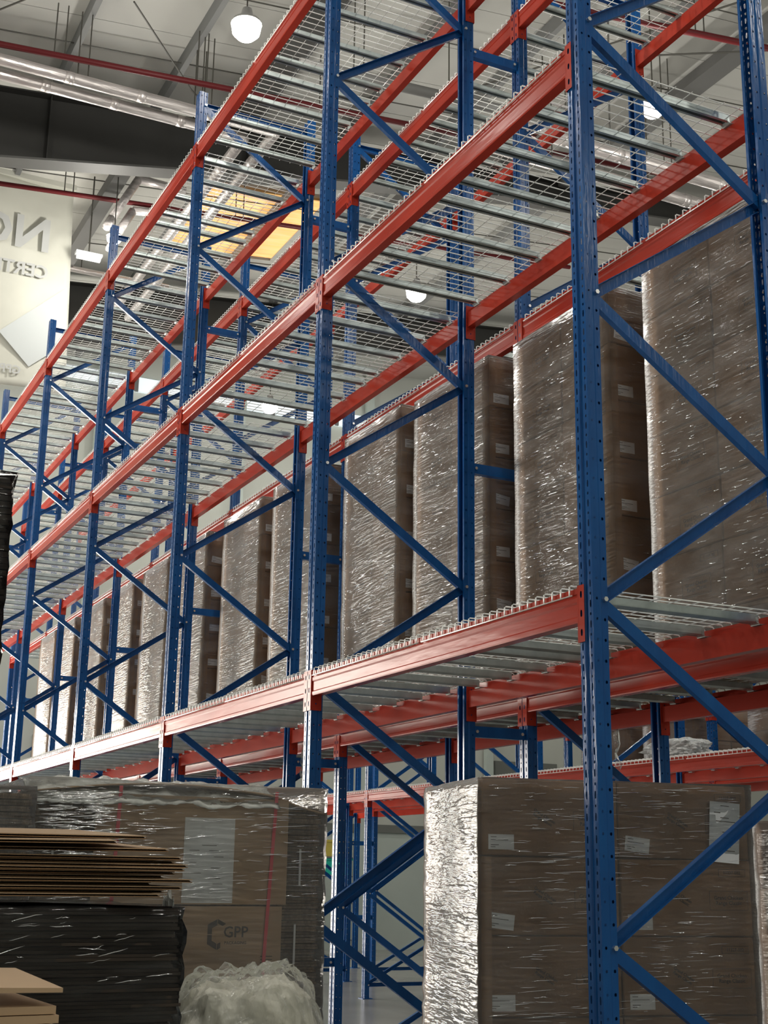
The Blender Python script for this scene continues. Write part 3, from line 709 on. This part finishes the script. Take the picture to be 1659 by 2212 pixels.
# tall dark wrapped stack further back at the left edge
T3, _ = sheet_stack('flat_carton_stack', 'tall dark film-wrapped stack of flat cartons at left edge', (-2.72, 2.35, 0), 0, 1.08, .75, .12, 3.28, .03, 6, M['carddark'], .012)
obj('stretch_film', shell(1.08, .75, .1, 3.29, .02, .05, 13).mesh('stretch_film', M['film_dark'], True), T3)
obj('pallet', MB().box((0, 0, 0), (1.08, .75, .11)).mesh('pallet', M['pallet']), T3)
folds(T3, 1.08, .75, 2.4, 3.28, 260, 23, off=.02, faces='y', ln=(.01, .05))
# dark stack with loose flat cartons on top
T4, _ = sheet_stack('flat_carton_stack', 'black film-wrapped stack of flat cartons in the left foreground', (-2.55, -.4, 0), 0, .95, .7, .12, 1.375, .019, 8, M['carddark'], .012)
obj('stretch_film', shell(.95, .7, .1, 1.375, .02, .03, 15).mesh('stretch_film', M['film_dark'], True), T4)
obj('pallet', MB().box((0, 0, 0), (.95, .7, .11)).mesh('pallet', M['pallet']), T4)
folds(T4, .95, .7, .9, 1.37, 150, 24, off=.03, slope=.12, faces='y', ln=(.01, .08), rad=.0009)
rnd = random.Random(4); z = 1.400
NP = 11
for k in range(NP+3):
    w_ = .865+rnd.uniform(-.05, .03) if k < NP else (.86, .70, .78)[k-NP]
    tl = R(rnd.uniform(-.04, .04)) if k < NP else R(-.35)
    t = thing('flat_carton', 'loose flat brown carton, %s up in the pile on the black stack' % (ORD+['eleventh', 'twelfth', 'thirteenth', 'topmost'])[k], 'cardboard', (-2.50+.02*((k*5) % 3), -.40, z), R(rnd.uniform(-3, 3)), 'loose flat cartons on the black stack')
    t.rotation_euler = (R(.5+k*.25), tl, R(rnd.uniform(-3, 3)) if k < NP else R((4, -7, 5)[k-NP]))
    t.rotation_euler.x = R(2.6*(k >= NP)+.1)
    obj('liner', MB().box((0, 0, 0), (w_, .62, .0022)).mesh('liner', M['card']), t)
    mb = MB(); fl = 90
    for i in range(fl):
        xx = (w_-.004)*i/fl+.001
        mb.face([(xx, .002, .0022), (xx+w_/fl/2, .002, .0060), (xx+w_/fl/2, .61, .0060), (xx, .61, .0022)]); mb.face([(xx+w_/fl/2, .002, .0060), (xx+w_/fl, .002, .0022), (xx+w_/fl, .61, .0022), (xx+w_/fl/2, .61, .0060)])
    f_ = obj('fluting', mb.mesh('fluting', M['cardedge']), t); f_['kind'] = 'stuff'
    obj('liner', MB().box((0, 0, .0062), (w_, .62, .0084)).mesh('liner', M['cardlight']), t)
    z += .0095 if k < NP-1 else .0165
# crumpled film pieces
def crumple(name, label, loc, size, seed, m_, sub=5, amp=.25, core=None, taper=0, fr=1.6, cat='plastic film'):
    t = thing(name, label, cat, loc)
    def blob(sc_, amp_, sd, sub_):
        bm = bmesh.new(); bmesh.ops.create_icosphere(bm, subdivisions=sub_, radius=1)
        for v in bm.verts:
            p = v.co.copy(); q = p.copy()
            e = 3.2; rr = (abs(p.x)**e+abs(p.y)**e+abs(p.z)**e)**(-1/e); q = p*rr
            d = 1+amp_*noise.noise(p*fr+Vector((sd, 0, 0)))+amp_*.55*abs(noise.noise(p*4.5+Vector((0, sd, 0))))*2-amp_*.3+amp_*.35*noise.noise(p*11+Vector((0, 0, sd)))
            q = q*d; q.z = max(q.z, -1)
            k = 1-taper*(q.z+1)/2
            v.co = Vector((q.x*size[0]/2*k*sc_, q.y*size[1]/2*k*sc_, (q.z+1)*size[2]/2*sc_))
        me = bpy.data.meshes.new(name); bm.to_mesh(me); bm.free(); me.polygons.foreach_set('use_smooth', [False]*len(me.polygons)); return me
    me = blob(1, amp, seed, sub); me.materials.append(m_); obj('film_skin', me, t)
    if core: me = blob(.965, amp*.9, seed, 5); me.materials.append(core); obj('packed_film', me, t)
    return t
crumple('film_bag', 'big translucent bag of crumpled waste film in front of the wide bundle', (-1.11, .36, 0), (.56, .40, 1.19), 2.3, M['bag'], 6, .09, M['bagin'])
crumple('film_bag', 'small crumpled clear film scrap at the bottom left corner', (-2.33, -1.27, 0), (.20, .20, 1.22), 5.1, M['bag'], 5, .2, M['bagin'])
crumple('film_bundle', 'white crumpled plastic bag on the shelf beyond the far aisle', (5.2, 6.08, Z1+.02), (.35, .75, .20), 8.8, M['bag'], 4, .25, M['paper'])
# hanging tatters of film
def sheet(name, label, pts_fn, nu, nv, m_, cat='plastic film', loc=(0, 0, 0)):
    mb = MB()
    for i in range(nu):
        for j in range(nv): mb.face([pts_fn(i/nu, j/nv), pts_fn((i+1)/nu, j/nv), pts_fn((i+1)/nu, (j+1)/nv), pts_fn(i/nu, (j+1)/nv)])
    o = obj(name, mb.mesh(name, m_, True, True), None, loc); tag(o, label, cat); so = o.modifiers.new('t', 'SOLIDIFY'); so.thickness = .0015
    return o
nv3 = lambda a, b, s=0: noise.noise(Vector((a, b, s)))
sheet('film_tail', 'loose clear film hanging down beside the black stack', lambda u, v: (-1.60+.085*u+.05*math.sin(v*3)*u+.018*nv3(u*5, v*9), -.33+.35*u+.04*nv3(u*4+3, v*7), 1.40-.55*v+.03*nv3(u*4, v*3, 4)), 14, 40, M['bag'])
sheet('film_strip', 'twisted clear film strip hanging between the shelves beyond', lambda u, v: (1.0+.04*u+.02*nv3(u*3, v*5), 5.0+.04*nv3(u, v*6, 2), 2.42-.30*v), 4, 18, M['bag'])
sheet('film_strip', 'pale film strip hanging from the far beam at lower right', lambda u, v: (2.27+.03*u+.02*nv3(u*3, v*5), 3.0+.05*nv3(u, v*6, 7), 2.36-.38*v), 4, 18, M['bag'])
# stray film on top of bundle
sheet('film_flap', 'crumpled clear film flap lying over the wide bundle top', lambda u, v: (-1.7+1.0*u, 1.14+.25*v, 1.812-.10*(1-v)**2+.02*nv3(u*9, v*5, 1)+.012*nv3(u*25, v*12, 5)), 60, 12, M['bag'])
_ff = bpy.data.objects['film_flap']; _ff.parent = T1; _ff.location = (1.68, -1.2, 0)
for _k in ('category', 'label'): del _ff[_k]
# near-left corner stack
T5, _ = sheet_stack('flat_carton_stack', 'pale flat cartons stacked at the lower left corner', (-2.95, -1.75, 0), R(3), .735, .30, .12, 1.27, .03, 9, M['cardlight'], .006)
obj('pallet', MB().box((0, 0, 0), (.735, .3, .11)).mesh('pallet', M['pallet']), T5)
obj('top_sheet', MB().prism([(0, 0), (.735, -.012), (.735, -.005), (0, .014)], (0, 0, 1.288), (0, .3, 1.30), (1, 0, 0), (0, 0, 1)).mesh('top_sheet', M['cardlight']), T5)
# green and yellow crates at far left of the far wall
for z, m_, c in ((1.45, M['green'], 'green'), (1.78, M['yellow'], 'yellow')):
    t = thing('plastic_bin', '%s plastic bin near the far wall' % c, 'bin', (7.95, 19.9, z)); mb = MB()
    mb.box((-.3, -.2, 0), (.3, -.17, .28)); mb.box((-.3, .17, 0), (.3, .2, .28)); mb.box((-.3, -.17, 0), (-.27, .17, .28)); mb.box((.27, -.17, 0), (.3, .17, .28)); mb.box((-.27, -.17, 0), (.27, .17, .02))
    obj('tub', mb.mesh('tub', m_), t); obj('rim', MB().box((-.32, -.22, .26), (.32, -.2, .3)).mesh('rim', m_), t)
t = thing('storage_rack', 'grey trolley holding coloured bins near the far wall', 'trolley', (7.95, 19.9, 0))
for sx in (-.34, .34):
    for sy in (-.24, .24): obj('leg', MB().box((sx-.02, sy-.02, 0), (sx+.02, sy+.02, 2.1)).mesh('leg', M['purlin']), t)
for z in (.3, .95, 1.43): obj('shelf', MB().box((-.34, -.24, z-.02), (.34, .24, z)).mesh('shelf', M['purlin']), t)
obj('shelf', MB().box((-.34, -.24, 1.75), (.34, .24, 1.77)).mesh('shelf', M['purlin']), t)
